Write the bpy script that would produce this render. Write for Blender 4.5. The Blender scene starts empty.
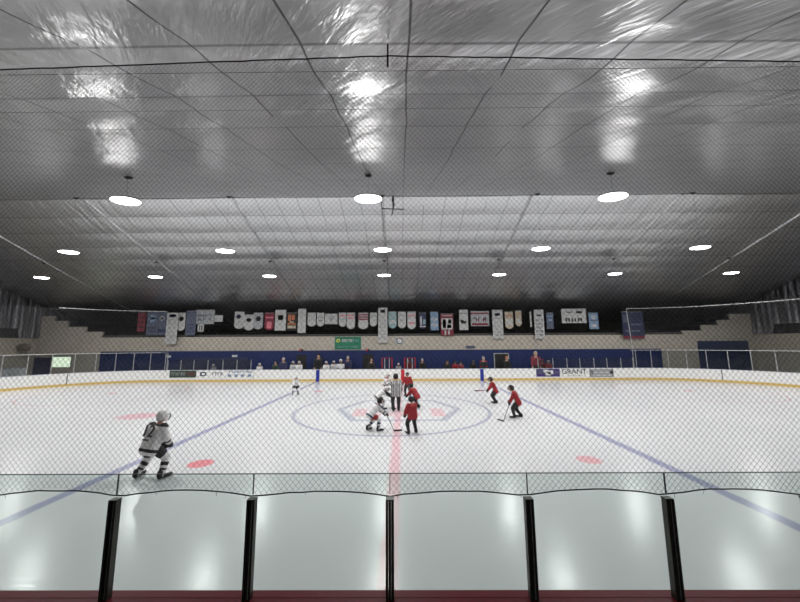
import bpy, bmesh, math, random
from mathutils import Vector, Matrix
random.seed(7)
S = bpy.context.scene
COL = S.collection
# ---------------------------------------------------------------- camera
F_PX, CAM_H, CAM_X = 321.27, 3.438, 0.25
PITCH, YAW, ROLL = math.atan(42.55/321.27), -0.0061, 0.0055
fwd = Vector((YAW*math.cos(PITCH), math.cos(PITCH), math.sin(PITCH))).normalized()
r0 = fwd.cross(Vector((0, 0, 1))).normalized(); u0 = r0.cross(fwd)
rt = (r0 - ROLL*u0).normalized(); up = (u0 + ROLL*r0).normalized()
cam = bpy.data.objects.new('camera', bpy.data.cameras.new('camera')); COL.objects.link(cam)
cam.data.sensor_width = 36; cam.data.lens = F_PX/800*36; cam.data.clip_start = .05; cam.data.clip_end = 300
cam.matrix_world = Matrix(((rt.x, up.x, -fwd.x, CAM_X), (rt.y, up.y, -fwd.y, 0), (rt.z, up.z, -fwd.z, CAM_H), (0, 0, 0, 1)))
S.camera = cam
# ---------------------------------------------------------------- world, exposure
w = bpy.data.worlds.new('world'); S.world = w; w.use_nodes = True
w.node_tree.nodes['Background'].inputs[0].default_value = (.55, .6, .7, 1)
w.node_tree.nodes['Background'].inputs[1].default_value = .02
S.view_settings.view_transform = 'Standard'; S.view_settings.look = 'None'
S.view_settings.exposure = 0.08; S.view_settings.gamma = 1; S.view_settings.use_curve_mapping = False
LIGHT_W = 285

def ray(px, py): return rt*((px-400)/F_PX) + up*((301-py)/F_PX) + fwd
def at(px, py, Y):                       # point seen at a pixel, on the upright plane y = Y
    d = ray(px, py); return Vector((CAM_X, 0, CAM_H)) + d*(Y/d.y)
def ground(px, py, z=0):
    d = ray(px, py); return Vector((CAM_X, 0, CAM_H)) + d*((z-CAM_H)/d.z)

# ---------------------------------------------------------------- the place (metres)
FAR, NEAR, RX, RAD = 30.46, 3.37, 30.5, 8.5      # boards: far / near side, half length, corner radius
RIDGE, HR, SL = 18.6, CAM_H+9.0, .36             # roof ridge and slope
WALL_Y, BACK_Y, FRONT_Y = 32.25, 37.0, -3.0
XL, XR = -36.4, 35.2
RAFT0, BAY = -0.95, 9.14
ROWS = (11.43, 18.04, 25.05); LIGHT_Z = CAM_H+5.37
def roof(y): return HR - SL*abs(y-RIDGE)

# ---------------------------------------------------------------- materials
def mat(name, col, rough=.6, metal=0, spec=.5, emit=None, es=0, bump=None, noise=None):
    m = bpy.data.materials.new(name); m.use_nodes = True; nt = m.node_tree; b = nt.nodes['Principled BSDF']
    b.inputs['Base Color'].default_value = (*col, 1); b.inputs['Roughness'].default_value = rough
    b.inputs['Metallic'].default_value = metal; b.inputs['Specular IOR Level'].default_value = spec
    if emit: b.inputs['Emission Color'].default_value = (*emit, 1); b.inputs['Emission Strength'].default_value = es
    tc = nt.nodes.new('ShaderNodeTexCoord')
    n = nt.nodes.new('ShaderNodeTexNoise'); n.inputs['Scale'].default_value = (noise or (8, 0))[0]
    n.inputs['Detail'].default_value = 4
    nt.links.new(tc.outputs['Object'], n.inputs['Vector'])
    k = (noise or (8, .12))[1]
    mx = nt.nodes.new('ShaderNodeMix'); mx.data_type = 'RGBA'
    mx.inputs[6].default_value = (*[c*(1-k) for c in col], 1); mx.inputs[7].default_value = (*[min(1, c*(1+k)) for c in col], 1)
    nt.links.new(n.outputs['Fac'], mx.inputs[0]); nt.links.new(mx.outputs[2], b.inputs['Base Color'])
    if bump:
        bp = nt.nodes.new('ShaderNodeBump'); bp.inputs['Strength'].default_value = bump; bp.inputs['Distance'].default_value = .02
        nt.links.new(n.outputs['Fac'], bp.inputs['Height']); nt.links.new(bp.outputs[0], b.inputs['Normal'])
    return m

class N:                                  # small node-graph writer
    def __init__(s, m): s.t = m.node_tree; s.n = s.t.nodes; s.l = s.t.links
    def val(s, x, sock):
        if isinstance(x, (int, float)): sock.default_value = x
        elif isinstance(x, tuple): sock.default_value = x
        else: s.l.new(x, sock)
    def m(s, op, a, b=0.0, c=0.0):
        q = s.n.new('ShaderNodeMath'); q.operation = op
        for i, v in enumerate((a, b, c)): s.val(v, q.inputs[i])
        return q.outputs[0]
    def mix(s, f, a, b):
        q = s.n.new('ShaderNodeMix'); q.data_type = 'RGBA'; s.val(f, q.inputs[0])
        s.val(a, q.inputs[6]); s.val(b, q.inputs[7]); return q.outputs[2]
    def xyz(s):
        tc = s.n.new('ShaderNodeTexCoord'); sp = s.n.new('ShaderNodeSeparateXYZ'); s.l.new(tc.outputs['Object'], sp.inputs[0])
        return sp.outputs[0], sp.outputs[1], sp.outputs[2]
    def comb(s, x, y, z=0.0):
        q = s.n.new('ShaderNodeCombineXYZ')
        for i, v in enumerate((x, y, z)): s.val(v, q.inputs[i])
        return q.outputs[0]
    def noise(s, vec, sc, det=3, rough=.5):
        q = s.n.new('ShaderNodeTexNoise'); q.inputs['Scale'].default_value = sc; q.inputs['Detail'].default_value = det
        q.inputs['Roughness'].default_value = rough; s.l.new(vec, q.inputs['Vector']); return q.outputs['Fac']
    def bump(s, h, st, dist=.05, nrm=None):
        q = s.n.new('ShaderNodeBump'); q.inputs['Strength'].default_value = st; q.inputs['Distance'].default_value = dist
        s.l.new(h, q.inputs['Height'])
        if nrm is not None: s.l.new(nrm, q.inputs['Normal'])
        return q.outputs[0]
    def near(s, v, c, half, soft=.03):   # 1 where |v-c| < half
        d = s.m('ABSOLUTE', s.m('SUBTRACT', v, c)); q = s.n.new('ShaderNodeMapRange'); q.interpolation_type = 'SMOOTHSTEP'
        s.l.new(d, q.inputs[0]); q.inputs[1].default_value = half-soft; q.inputs[2].default_value = half+soft
        q.inputs[3].default_value = 1; q.inputs[4].default_value = 0; return q.outputs[0]

def ice_material():
    m = mat('ice', (.8, .82, .84), .22); g = N(m); b = g.n['Principled BSDF']
    x, y, z = g.xyz(); v = g.comb(x, y)
    wob = g.m('MULTIPLY', g.m('SUBTRACT', g.noise(v, 1.3), .5), .12)
    xw = g.m('ADD', x, wob)
    base = g.mix(g.noise(v, .35, 4), (.60, .615, .63, 1), (.655, .66, .67, 1))
    streak = g.noise(g.comb(g.m('MULTIPLY', g.m('ADD', x, g.m('MULTIPLY', y, .4)), .6), g.m('MULTIPLY', y, 6)), 2.5, 5, .7)
    def put(base, mask, col, k): return g.mix(g.m('MULTIPLY', mask, k), base, (*col, 1))
    fade = g.m('ADD', .75, g.m('MULTIPLY', g.noise(v, 2.2), .35))
    for c in (-7.62, 7.62): base = put(base, g.m('MULTIPLY', g.near(xw, c, .15, .06), fade), (.10, .11, .33), .6)
    base = put(base, g.m('MULTIPLY', g.near(xw, 0.02, .15, .07), fade), (.75, .10, .16), .35)
    for c in (-26.9, 26.9): base = put(base, g.near(xw, c, .03), (.6, .08, .12), .5)
    def dist(cx, cy, sx=1, sy=1):
        return g.m('SQRT', g.m('ADD', g.m('POWER', g.m('DIVIDE', g.m('SUBTRACT', x, cx), sx), 2.0), g.m('POWER', g.m('DIVIDE', g.m('SUBTRACT', y, cy), sy), 2.0)))
    CY = 17.6
    base = put(base, g.near(dist(-.30, CY), 4.98, .09, .04), (.16, .18, .33), .5)
    for cx, cy, k in ((-5.65, 9.87, .62), (5.75, 10.08, .38), (-5.9, 24.2, .5), (5.9, 24.2, .5)):
        q = g.near(dist(cx, cy), 0, .34, .05); base = put(base, q, (.78, .05, .08), k)
    for cx in (-20.6, 20.6):
        for cy in (10.2, 23.6):
            base = put(base, g.near(dist(cx, cy), 4.57, .04), (.7, .08, .12), .4); base = put(base, g.near(dist(cx, cy), 0, .3), (.7, .08, .12), .5)
    # faded red advertising patch in the ice left of the blue line
    q = g.m('MULTIPLY', g.near(dist(-12.6, 16.2, 1.2, .9), .0, .8, .25), g.noise(g.comb(g.m('MULTIPLY', x, 3), g.m('MULTIPLY', y, 6)), 1.5))
    base = put(base, q, (.7, .12, .18), .75)
    # centre logo: outlined eight-sided panel with red blocks
    ax = g.m('ABSOLUTE', g.m('SUBTRACT', x, .05)); ay = g.m('ABSOLUTE', g.m('SUBTRACT', y, CY))
    hexd = g.m('MAXIMUM', g.m('ADD', g.m('MULTIPLY', ax, .80), g.m('MULTIPLY', ay, .35)), g.m('MULTIPLY', ay, 1.0))
    base = put(base, g.near(hexd, 2.5, .15, .07), (.22, .25, .36), .5)
    block = g.m('MULTIPLY', g.near(ax, 1.95, .32, .08), g.near(y, CY-.8, .9, .15))
    base = put(base, g.m('MULTIPLY', block, g.noise(v, 3)), (.75, .12, .16), .62)
    block = g.m('MULTIPLY', g.near(ax, 0, 1.1, .08), g.m('MULTIPLY', g.near(y, CY-1.1, .5, .1), g.near(g.m('FRACT', g.m('MULTIPLY', x, 1.6)), .5, .3, .05)))
    base = put(base, block, (.75, .12, .18), .22)
    g.l.new(base, b.inputs['Base Color'])
    rg = g.m('ADD', .10, g.m('MULTIPLY', streak, .22)); g.l.new(rg, b.inputs['Roughness'])
    g.l.new(g.bump(g.m('ADD', streak, g.noise(g.comb(x, g.m('MULTIPLY', y, 1.5)), 9, 3)), .10, .01), b.inputs['Normal'])
    b.inputs['IOR'].default_value = 1.31
    return m

def foil_material(name, near=True):
    m = mat(name, (.6, .6, .6), .3, .95); g = N(m); b = g.n['Principled BSDF']
    x, y, z = g.xyz()
    seam = g.near(g.m('FRACT', g.m('DIVIDE', g.m('SUBTRACT', g.m('ADD', x, g.m('MULTIPLY', g.m('SUBTRACT', g.noise(g.comb(x, y), .35), .5), .22)), RAFT0-.653), 1.3057)), .5, .010, .006)
    broken = g.m('GREATER_THAN', g.noise(g.comb(g.m('MULTIPLY', x, .8), g.m('MULTIPLY', y, .35)), 1.0, 2), .38)
    seam = g.m('MULTIPLY', seam, broken)
    pur_seam_shade = g.near(g.m('FRACT', g.m('DIVIDE', g.m('SUBTRACT', y, RIDGE-.76), 1.52)), .5, .016, .01)  # dark purlin lines: tape seams, with the banding shade painted into the foil colour
    tone = g.noise(g.comb(g.m('MULTIPLY', x, .5), y), .6, 3)
    base = g.mix(tone, (.53, .535, .55, 1), (.66, .66, .665, 1))
    base = g.mix(g.m('MULTIPLY', seam, .85), base, (.03, .03, .035, 1))
    base = g.mix(g.m('MULTIPLY', pur_seam_shade, .6), base, (.12, .12, .13, 1))
    g.l.new(base, b.inputs['Base Color'])
    # wrinkles: long creases slanting across the sheet, fine crumple
    u = g.m('ADD', x, g.m('MULTIPLY', y, .7 if near else .15)); vv = g.m('SUBTRACT', y, g.m('MULTIPLY', x, .7 if near else .15))
    n1 = g.noise(g.comb(g.m('MULTIPLY', u, 1.0), g.m('MULTIPLY', vv, .22)), 2.2, 4, .6)
    n2 = g.noise(g.comb(g.m('MULTIPLY', x, 1.0), g.m('MULTIPLY', y, .6)), 6, 3, .6)
    n3 = g.noise(g.comb(g.m('MULTIPLY', x, .25), g.m('MULTIPLY', y, 1.2)), 1.2, 2)
    h = g.m('ADD', g.m('ADD', g.m('MULTIPLY', n1, 1.0), g.m('MULTIPLY', n2, .12)), g.m('MULTIPLY', n3, .5))
    g.l.new(g.bump(h, .6, .08), b.inputs['Normal'])
    g.l.new(g.m('ADD', .25, g.m('MULTIPLY', n2, .12)), b.inputs['Roughness'])
    return m

def block_material(name, col, col2, mortar):
    m = mat(name, col, .85); g = N(m); b = g.n['Principled BSDF']; x, y, z = g.xyz()
    q = g.n.new('ShaderNodeTexBrick'); g.l.new(g.comb(g.m('ADD', x, y), z), q.inputs[0])
    q.inputs['Color1'].default_value = (*col, 1); q.inputs['Color2'].default_value = (*col2, 1); q.inputs['Mortar'].default_value = (*mortar, 1)
    q.inputs['Scale'].default_value = 1; q.inputs['Mortar Size'].default_value = .008
    q.inputs['Brick Width'].default_value = .4; q.inputs['Row Height'].default_value = .2
    nz = g.noise(g.comb(x, z, y), .8, 4); g.l.new(g.mix(g.m('MULTIPLY', nz, .35), q.outputs['Color'], (*[c*.6 for c in col], 1)), b.inputs['Base Color'])
    g.l.new(g.bump(q.outputs['Fac'], -.3, .01), b.inputs['Normal'])
    return m

def curtain_material():
    m = mat('foil_curtain', (.4, .4, .42), .35, .9); g = N(m); b = g.n['Principled BSDF']; x, y, z = g.xyz()
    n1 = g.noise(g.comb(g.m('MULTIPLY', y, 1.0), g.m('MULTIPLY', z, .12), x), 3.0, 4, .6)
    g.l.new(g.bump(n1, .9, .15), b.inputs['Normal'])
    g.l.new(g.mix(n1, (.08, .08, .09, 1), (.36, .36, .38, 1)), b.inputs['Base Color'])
    return m

def glass_material(name, tint, gloss=.05):
    m = bpy.data.materials.new(name); m.use_nodes = True; t = m.node_tree; t.nodes.remove(t.nodes['Principled BSDF'])
    o = t.nodes['Material Output']; tr = t.nodes.new('ShaderNodeBsdfTransparent'); gl = t.nodes.new('ShaderNodeBsdfGlossy'); mx = t.nodes.new('ShaderNodeMixShader')
    fr = t.nodes.new('ShaderNodeFresnel'); fr.inputs[0].default_value = 1.4
    tc = t.nodes.new('ShaderNodeTexCoord'); n = t.nodes.new('ShaderNodeTexNoise'); n.inputs['Scale'].default_value = 1.5
    t.links.new(tc.outputs['Object'], n.inputs['Vector'])
    cm = t.nodes.new('ShaderNodeMix'); cm.data_type = 'RGBA'; cm.inputs[6].default_value = (*[c*.985 for c in tint], 1); cm.inputs[7].default_value = (*tint, 1)
    t.links.new(n.outputs['Fac'], cm.inputs[0]); t.links.new(cm.outputs[2], tr.inputs[0]); gl.inputs['Roughness'].default_value = gloss
    ge = t.nodes.new('ShaderNodeNewGeometry'); mu = t.nodes.new('ShaderNodeMath'); mu.operation = 'MULTIPLY'; su = t.nodes.new('ShaderNodeMath'); su.operation = 'SUBTRACT'; su.inputs[0].default_value = 1
    t.links.new(ge.outputs['Backfacing'], su.inputs[1]); t.links.new(su.outputs[0], mu.inputs[1]); t.links.new(fr.outputs[0], mu.inputs[0])
    t.links.new(mu.outputs[0], mx.inputs[0]); t.links.new(tr.outputs[0], mx.inputs[1]); t.links.new(gl.outputs[0], mx.inputs[2]); t.links.new(mx.outputs[0], o.inputs[0])
    return m

M = dict(
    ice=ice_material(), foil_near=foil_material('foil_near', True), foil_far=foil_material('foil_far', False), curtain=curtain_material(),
    beige=block_material('beige_block', (.41, .37, .305), (.46, .415, .34), (.32, .29, .24)),
    stand_block=block_material('stand_block', (.42, .385, .33), (.47, .43, .365), (.34, .31, .265)),
    blue_wall=block_material('blue_block', (.010, .021, .095), (.012, .026, .110), (.008, .017, .075)),
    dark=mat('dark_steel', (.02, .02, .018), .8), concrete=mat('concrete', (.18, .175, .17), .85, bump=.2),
    board=mat('board_white', (.80, .80, .79), .35), kick=mat('kick_yellow', (.64, .46, .15), .45), capred=mat('cap_red', (.15, .006, .014), .5, spec=.15, bump=.1),
    capblue=mat('cap_grey', (.55, .56, .6), .4), stripe_blue=mat('stripe_blue', (.015, .03, .28), .4), stripe_red=mat('stripe_red', (.5, .015, .03), .4),
    post=mat('post_bronze', (.045, .043, .036), .38, .6), post_light=mat('post_aluminium', (.50, .51, .52), .35, .7), rail=mat('white_cable', (.75, .75, .74), .4),
    glass=glass_material('near_glass', (.86, .90, .885)), glass_far=glass_material('far_glass', (.80, .83, .85), .1),
    net=mat('black_twine', (.035, .035, .037), .8), rope=mat('black_rope', (.012, .012, .014), .8), netpale=mat('pale_twine', (.10, .10, .11), .8),
    housing=mat('lamp_housing', (.3, .3, .31), .5, .5), lens=mat('lamp_lens', (1, 1, 1), .4, emit=(1, .985, .97), es=25),
    lit=mat('lit_room', (.3, .34, .26), .6, emit=(.75, .85, .62), es=1.3), black=mat('black', (.008, .008, .009), .7), white=mat('white_cloth', (.62, .62, .62), .75), bwhite=mat('banner_white', (.42, .42, .41), .8, noise=(2.5, .25)),
    grey=mat('grey_cloth', (.30, .31, .32), .75), red=mat('red_cloth', (.27, .010, .016), .7), maroon=mat('maroon_cloth', (.16, .02, .035), .75), navy=mat('navy_cloth', (.02, .024, .07), .7),
    bluegrey=mat('bluegrey_cloth', (.085, .10, .145), .75), lightblue=mat('lightblue_cloth', (.17, .25, .37), .7), cream=mat('cream_cloth', (.38, .33, .25), .75),
    green=mat('green_sign', (.01, .16, .09), .45), darkgreen=mat('dark_green', (.03, .055, .035), .6), yellow=mat('yellow_paint', (.65, .62, .06), .5), orange=mat('orange_cloth', (.40, .13, .06), .7),
    pink=mat('pink_cloth', (.55, .16, .20), .7), skin=mat('skin', (.55, .33, .24), .6), hair=mat('brown_hair', (.05, .03, .02), .7), silver=mat('steel', (.6, .6, .62), .25, .9),
    purple=mat('purple_panel', (.05, .03, .16), .5), doorblue=mat('blue_door', (.02, .035, .09), .5), wood=mat('bench_wood', (.12, .10, .08), .7), seatdark=mat('bleacher', (.05, .048, .045), .7),
    pantswhite=mat('offwhite_cloth', (.6, .6, .6), .8), teal=mat('teal_cloth', (.22, .33, .34), .75), visor=mat('cage', (.12, .12, .13), .4, .7), jean=mat('dark_jeans', (.02, .025, .05), .8),
)

# ---------------------------------------------------------------- mesh helpers
def bm_box(bm, c, s, mi=0, rot=None):
    r = bmesh.ops.create_cube(bm, size=1); M4 = Matrix.Translation(Vector(c)) @ (rot.to_4x4() if rot else Matrix.Identity(4)) @ Matrix.Diagonal((*s, 1))
    bmesh.ops.transform(bm, matrix=M4, verts=r['verts'])
    for f in {f for v in r['verts'] for f in v.link_faces}: f.material_index = mi
    return r['verts']
def bm_tube(bm, a, b, ra, rb=None, seg=8, mi=0, caps=True):
    a = Vector(a); b = Vector(b); rb = ra if rb is None else rb; d = b-a; L = d.length
    if L < 1e-6: return
    q = d.to_track_quat('Z', 'Y').to_matrix().to_4x4()
    r = bmesh.ops.create_cone(bm, cap_ends=caps, segments=seg, radius1=ra, radius2=rb, depth=L, matrix=Matrix.Translation((a+b)/2) @ q)
    for f in {f for v in r['verts'] for f in v.link_faces}: f.material_index = mi
def bm_ball(bm, c, r, sc=(1, 1, 1), mi=0, u=12, v=8, rot=None):
    M4 = Matrix.Translation(Vector(c)) @ (rot.to_4x4() if rot else Matrix.Identity(4)) @ Matrix.Diagonal((r*sc[0], r*sc[1], r*sc[2], 1))
    q = bmesh.ops.create_uvsphere(bm, u_segments=u, v_segments=v, radius=1, matrix=M4)
    for f in {f for x in q['verts'] for f in x.link_faces}: f.material_index = mi
def bm_prism(bm, pts, y0, y1, mi=0):      # outline in x,z extruded along y
    a = [bm.verts.new((p[0], y0, p[1])) for p in pts]; b = [bm.verts.new((p[0], y1, p[1])) for p in pts]
    fs = [bm.faces.new(a), bm.faces.new(list(reversed(b)))]; n = len(pts)
    for i in range(n): fs.append(bm.faces.new((a[i], b[i], b[(i+1) % n], a[(i+1) % n])))
    for f in fs: f.material_index = mi
    bmesh.ops.recalc_face_normals(bm, faces=fs)
def obj(name, bm, mats, parent=None, smooth=False, bevel=0):
    me = bpy.data.meshes.new(name); bm.to_mesh(me); bm.free()
    for m in (mats if isinstance(mats, (list, tuple)) else [mats]): me.materials.append(M[m] if isinstance(m, str) else m)
    if smooth: me.polygons.foreach_set('use_smooth', [True]*len(me.polygons))
    o = bpy.data.objects.new(name, me); COL.objects.link(o)
    if parent: o.parent = parent
    if bevel:
        b = o.modifiers.new('bevel', 'BEVEL'); b.width = bevel; b.segments = 2
    return o
def struct(name, bm, mats, **k): o = obj(name, bm, mats, **k); o['kind'] = 'structure'; return o
def thing(name, label, cat, loc=(0, 0, 0), rz=0, group=None):
    o = bpy.data.objects.new(name, None); COL.objects.link(o); o.location = loc; o.rotation_euler = (0, 0, rz); o.empty_display_size = .2
    tag(o, label, cat, group); return o
def tag(o, label, cat, group=None):
    o['label'] = label; o['category'] = cat
    if group: o['group'] = group
    return o
def NB(): return bmesh.new()
def local(o, p): return Vector(p) - o.location
def text_mesh(s, size, mat_, name, parent, loc, rot, extr=.004, sx=1, align='CENTER'):
    c = bpy.data.curves.new(name, 'FONT'); c.body = s; c.size = size; c.extrude = extr; c.align_x = align; c.align_y = 'CENTER'
    t = bpy.data.objects.new(name, c); COL.objects.link(t)
    dg = bpy.context.evaluated_depsgraph_get(); me = bpy.data.meshes.new_from_object(t.evaluated_get(dg)); bpy.data.objects.remove(t)
    me.materials.clear(); me.materials.append(M[mat_]); o = bpy.data.objects.new(name, me); COL.objects.link(o); o.parent = parent
    o.location = loc; o.rotation_euler = rot; o.scale = (sx, 1, 1); return o

# ---------------------------------------------------------------- floor and ice
def rounded(off=0, n=14):                 # outline of the rink, anticlockwise
    P = []; R = RAD+off
    for cx, cy, a0 in ((RX-RAD, FAR-RAD, 0), (-RX+RAD, FAR-RAD, 90), (-RX+RAD, NEAR+RAD, 180), (RX-RAD, NEAR+RAD, 270)):
        for i in range(n+1):
            a = math.radians(a0+90*i/n); P.append(Vector((cx+R*math.cos(a), cy+R*math.sin(a), 0)))
    return P
bm = NB()
bm.faces.new([bm.verts.new((p.x, p.y, 0)) for p in rounded(.0)]); r = bmesh.ops.extrude_face_region(bm, geom=bm.faces[:])
for v in r['geom']:
    if isinstance(v, bmesh.types.BMVert): v.co.z = -.05
bmesh.ops.recalc_face_normals(bm, faces=bm.faces[:])
ice = struct('floor', bm, 'ice')
bm = NB(); bm_box(bm, ((XL+XR)/2, (BACK_Y+FRONT_Y)/2, -.11), (XR-XL, BACK_Y-FRONT_Y, .1)); struct('floor', bm, 'concrete')

# ---------------------------------------------------------------- roof
def slope_sheet(y0, y1, m):
    bm = NB(); n = int(abs(y1-y0)/1.52*8)+1; xs = [XL+(XR-XL)*i/60 for i in range(61)]; rows = []
    for j in range(n+1):
        y = y0+(y1-y0)*j/n; fr = ((y-RIDGE)/1.52) % 1.0; rows.append([])
        for x in xs:
            bx = ((x-RAFT0)/BAY) % 1.0
            sag = ((.065 if y < RIDGE-8*1.52 else .016) if y1 <= RIDGE else .042)*(1-(2*fr-1)**2)*(.5+.9*random.Random(int((y-RIDGE)//1.52)*97+int((x-RAFT0)//BAY)).random())
            rows[-1].append(bm.verts.new((x, y, roof(y)-.04+.20*max(0, min((y-1.5)/3.9, (9.2-y)/3.8))-sag-.03*math.sin(math.pi*bx))))
    for j in range(n):
        for i in range(60): bm.faces.new((rows[j][i], rows[j][i+1], rows[j+1][i+1], rows[j+1][i]))
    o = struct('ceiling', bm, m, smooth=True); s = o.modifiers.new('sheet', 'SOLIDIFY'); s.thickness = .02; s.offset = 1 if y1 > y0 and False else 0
    return o
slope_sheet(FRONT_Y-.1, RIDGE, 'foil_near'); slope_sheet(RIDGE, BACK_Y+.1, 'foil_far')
for k in range(-3, 4):                    # foil-wrapped rafters
    x = RAFT0+BAY*k
    if not XL < x < XR: continue
    bm = NB()
    for ya, yb in ((RIDGE, BACK_Y),):
        prev = None
        for i in range(19):
            y = ya+(yb-ya)*i/18; z = roof(y)-.05; ring = []
            for q in range(7):
                a = math.pi*q/6; ring.append(bm.verts.new((x+.10*math.cos(a)+.012*math.sin(y*3.1+k), y, z-.10*math.sin(a)*(1+.15*math.sin(y*2.3+k)))))
            if prev:
                for q in range(6): bm.faces.new((prev[q], prev[q+1], ring[q+1], ring[q]))
            prev = ring
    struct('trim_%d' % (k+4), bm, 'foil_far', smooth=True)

# ---------------------------------------------------------------- walls
def step_wall(pts, y0, y1, m, name):
    bm = NB(); bm_prism(bm, pts, y0, y1); return struct(name, bm, m)
SX = [at(px, 335, WALL_Y).x for px in (102, 85, 66, 52, 31)]
SZ = [at(60, py, WALL_Y).z for py in (336, 332, 327, 321, 316)]
zb = at(400, 336, WALL_Y).z; zblue = at(400, 350, WALL_Y).z
SXr = [at(px, 335, WALL_Y).x for px in (683, 703, 720, 733, 753)]
SZr = [at(720, py, WALL_Y).z for py in (330.5, 325, 320, 314, 320)]
poly = [(XL, zblue), (XL, SZ[3]-.3), (SX[4], SZ[3]-.3), (SX[4], SZ[4]), (SX[3], SZ[4]), (SX[3], SZ[3]), (SX[2], SZ[3]), (SX[2], SZ[2]), (SX[1], SZ[2]), (SX[1], SZ[1]), (SX[0], SZ[1]), (SX[0], zb)]
if SX[4] <= XL+.05: poly = [(XL, zblue), (XL, SZ[4])] + poly[4:]
poly += [(SXr[0], zb), (SXr[0], SZr[0]), (SXr[1], SZr[0]), (SXr[1], SZr[1]), (SXr[2], SZr[1]), (SXr[2], SZr[2]), (SXr[3], SZr[2]), (SXr[3], SZr[3]), (XR, SZr[3]), (XR, zblue)]
step_wall(poly, WALL_Y, WALL_Y+.2, 'stand_block', 'wall_far')
bx0, bx1 = at(100, 355, WALL_Y).x, at(662, 355, WALL_Y).x
step_wall([(XL, -.05), (XL, zblue), (bx0, zblue), (bx0, -.05)], WALL_Y, WALL_Y+.2, 'beige', 'wall_far_left')
step_wall([(bx0, -.05), (bx0, zblue), (bx1, zblue), (bx1, -.05)], WALL_Y+.02, WALL_Y+.2, 'blue_wall', 'wall_far_lower')
step_wall([(bx1, -.05), (bx1, zblue), (XR, zblue), (XR, -.05)], WALL_Y, WALL_Y+.2, 'beige', 'wall_far_right')
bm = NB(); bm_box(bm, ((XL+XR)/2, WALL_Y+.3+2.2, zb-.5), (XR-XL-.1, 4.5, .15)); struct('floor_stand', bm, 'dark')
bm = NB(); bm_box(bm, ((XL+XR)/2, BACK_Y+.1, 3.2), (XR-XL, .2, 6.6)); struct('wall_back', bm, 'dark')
bm = NB(); bm_box(bm, ((XL+XR)/2, FRONT_Y-.1, 2.3), (XR-XL, .2, 4.7)); struct('wall_near', bm, 'concrete')
# grey rail along the front of the stand
bm = NB(); bm_box(bm, ((SX[0]+SXr[0])/2, WALL_Y+.1, zb+.12), (SXr[0]-SX[0], .05, .22)); struct('trim_8', bm, 'seatdark')
for side, X, sg in (('left', XL, -1), ('right', XR, 1)):
    zc = at(790, 333, 28).z
    bm = NB(); bm_box(bm, (X+sg*.1, (FRONT_Y+WALL_Y)/2, zc/2-.03), (.2, WALL_Y-FRONT_Y+.2, zc+.05)); struct('wall_%s' % side, bm, 'beige')
    bm = NB()                              # ribbed foil curtain from the block wall to the roof
    n = 260; prev = None
    for i in range(n+1):
        y = FRONT_Y+(BACK_Y-FRONT_Y)*i/n; dx = .10*math.sin(i*1.9)+.06*math.sin(i*.7)
        zlo = zc if y < WALL_Y else 3; zlo = zc+.9 if (24 < y < 30.4) else zlo
        ring = [bm.verts.new((X-sg*(.12+dx), y, zlo)), bm.verts.new((X-sg*(.12+dx*.6), y, (zlo+roof(y))/2)), bm.verts.new((X-sg*.1, y, roof(y)))]
        if prev:
            for q in range(2): bm.faces.new((prev[q], prev[q+1], ring[q+1], ring[q]))
        prev = ring
    struct('wall_%s_upper' % side, bm, 'curtain', smooth=True)
    bm = NB(); bm_prism(bm, [(FRONT_Y, zc), (FRONT_Y, roof(FRONT_Y)), (RIDGE, roof(RIDGE)), (BACK_Y, roof(BACK_Y)), (BACK_Y, 3)], 0, .15)
    bmesh.ops.transform(bm, matrix=Matrix(((0, sg, 0, X+sg*.05), (1, 0, 0, 0), (0, 0, 1, 0), (0, 0, 0, 1))), verts=bm.verts[:])
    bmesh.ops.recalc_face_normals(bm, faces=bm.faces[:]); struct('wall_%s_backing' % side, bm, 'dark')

# doors and openings in the far wall
def wall_rect(name, x0, y0, x1, y1, m, frame=None, label=None, handle=True):
    a = at(x0, y0, WALL_Y); b = at(x1, y1, WALL_Y); z0 = max(0.0, b.z) if y1 < 368 else 0.0
    bm = NB(); bm_box(bm, ((a.x+b.x)/2, WALL_Y-.01, (a.z+z0)/2), (b.x-a.x, .05, a.z-z0)); d = struct(name, bm, m)
    if frame:
        bm = NB()
        for xx in (a.x, b.x): bm_box(bm, (xx, WALL_Y-.03, (a.z+z0)/2), (.09, .1, a.z-z0+.09))
        bm_box(bm, ((a.x+b.x)/2, WALL_Y-.03, a.z), (b.x-a.x, .1, .09)); obj('door_frame', bm, frame, d)
    return d
wall_rect('door_1', 34, 357, 51, 370, 'navy', 'beige')
wall_rect('window_1', 53, 356.5, 71, 367, 'lit', 'post_light')
wall_rect('door_2', 297, 355, 306, 370, 'black')
wall_rect('door_3', 363, 354, 373, 370, 'black')
wall_rect('door_4', 494, 353.5, 509, 370, 'black', 'grey')
d = wall_rect('door_5', 697, 341, 752, 372, 'doorblue')
a = at(697, 341, WALL_Y); b = at(752, 372, WALL_Y)
bm = NB()
for i in range(1, 6): bm_box(bm, ((a.x+b.x)/2, WALL_Y-.04, a.z*i/6), (b.x-a.x, .02, .03))
obj('door_rib', bm, 'navy', d)
wall_rect('window_2', 180, 358, 248, 368, 'navy'); 

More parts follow.
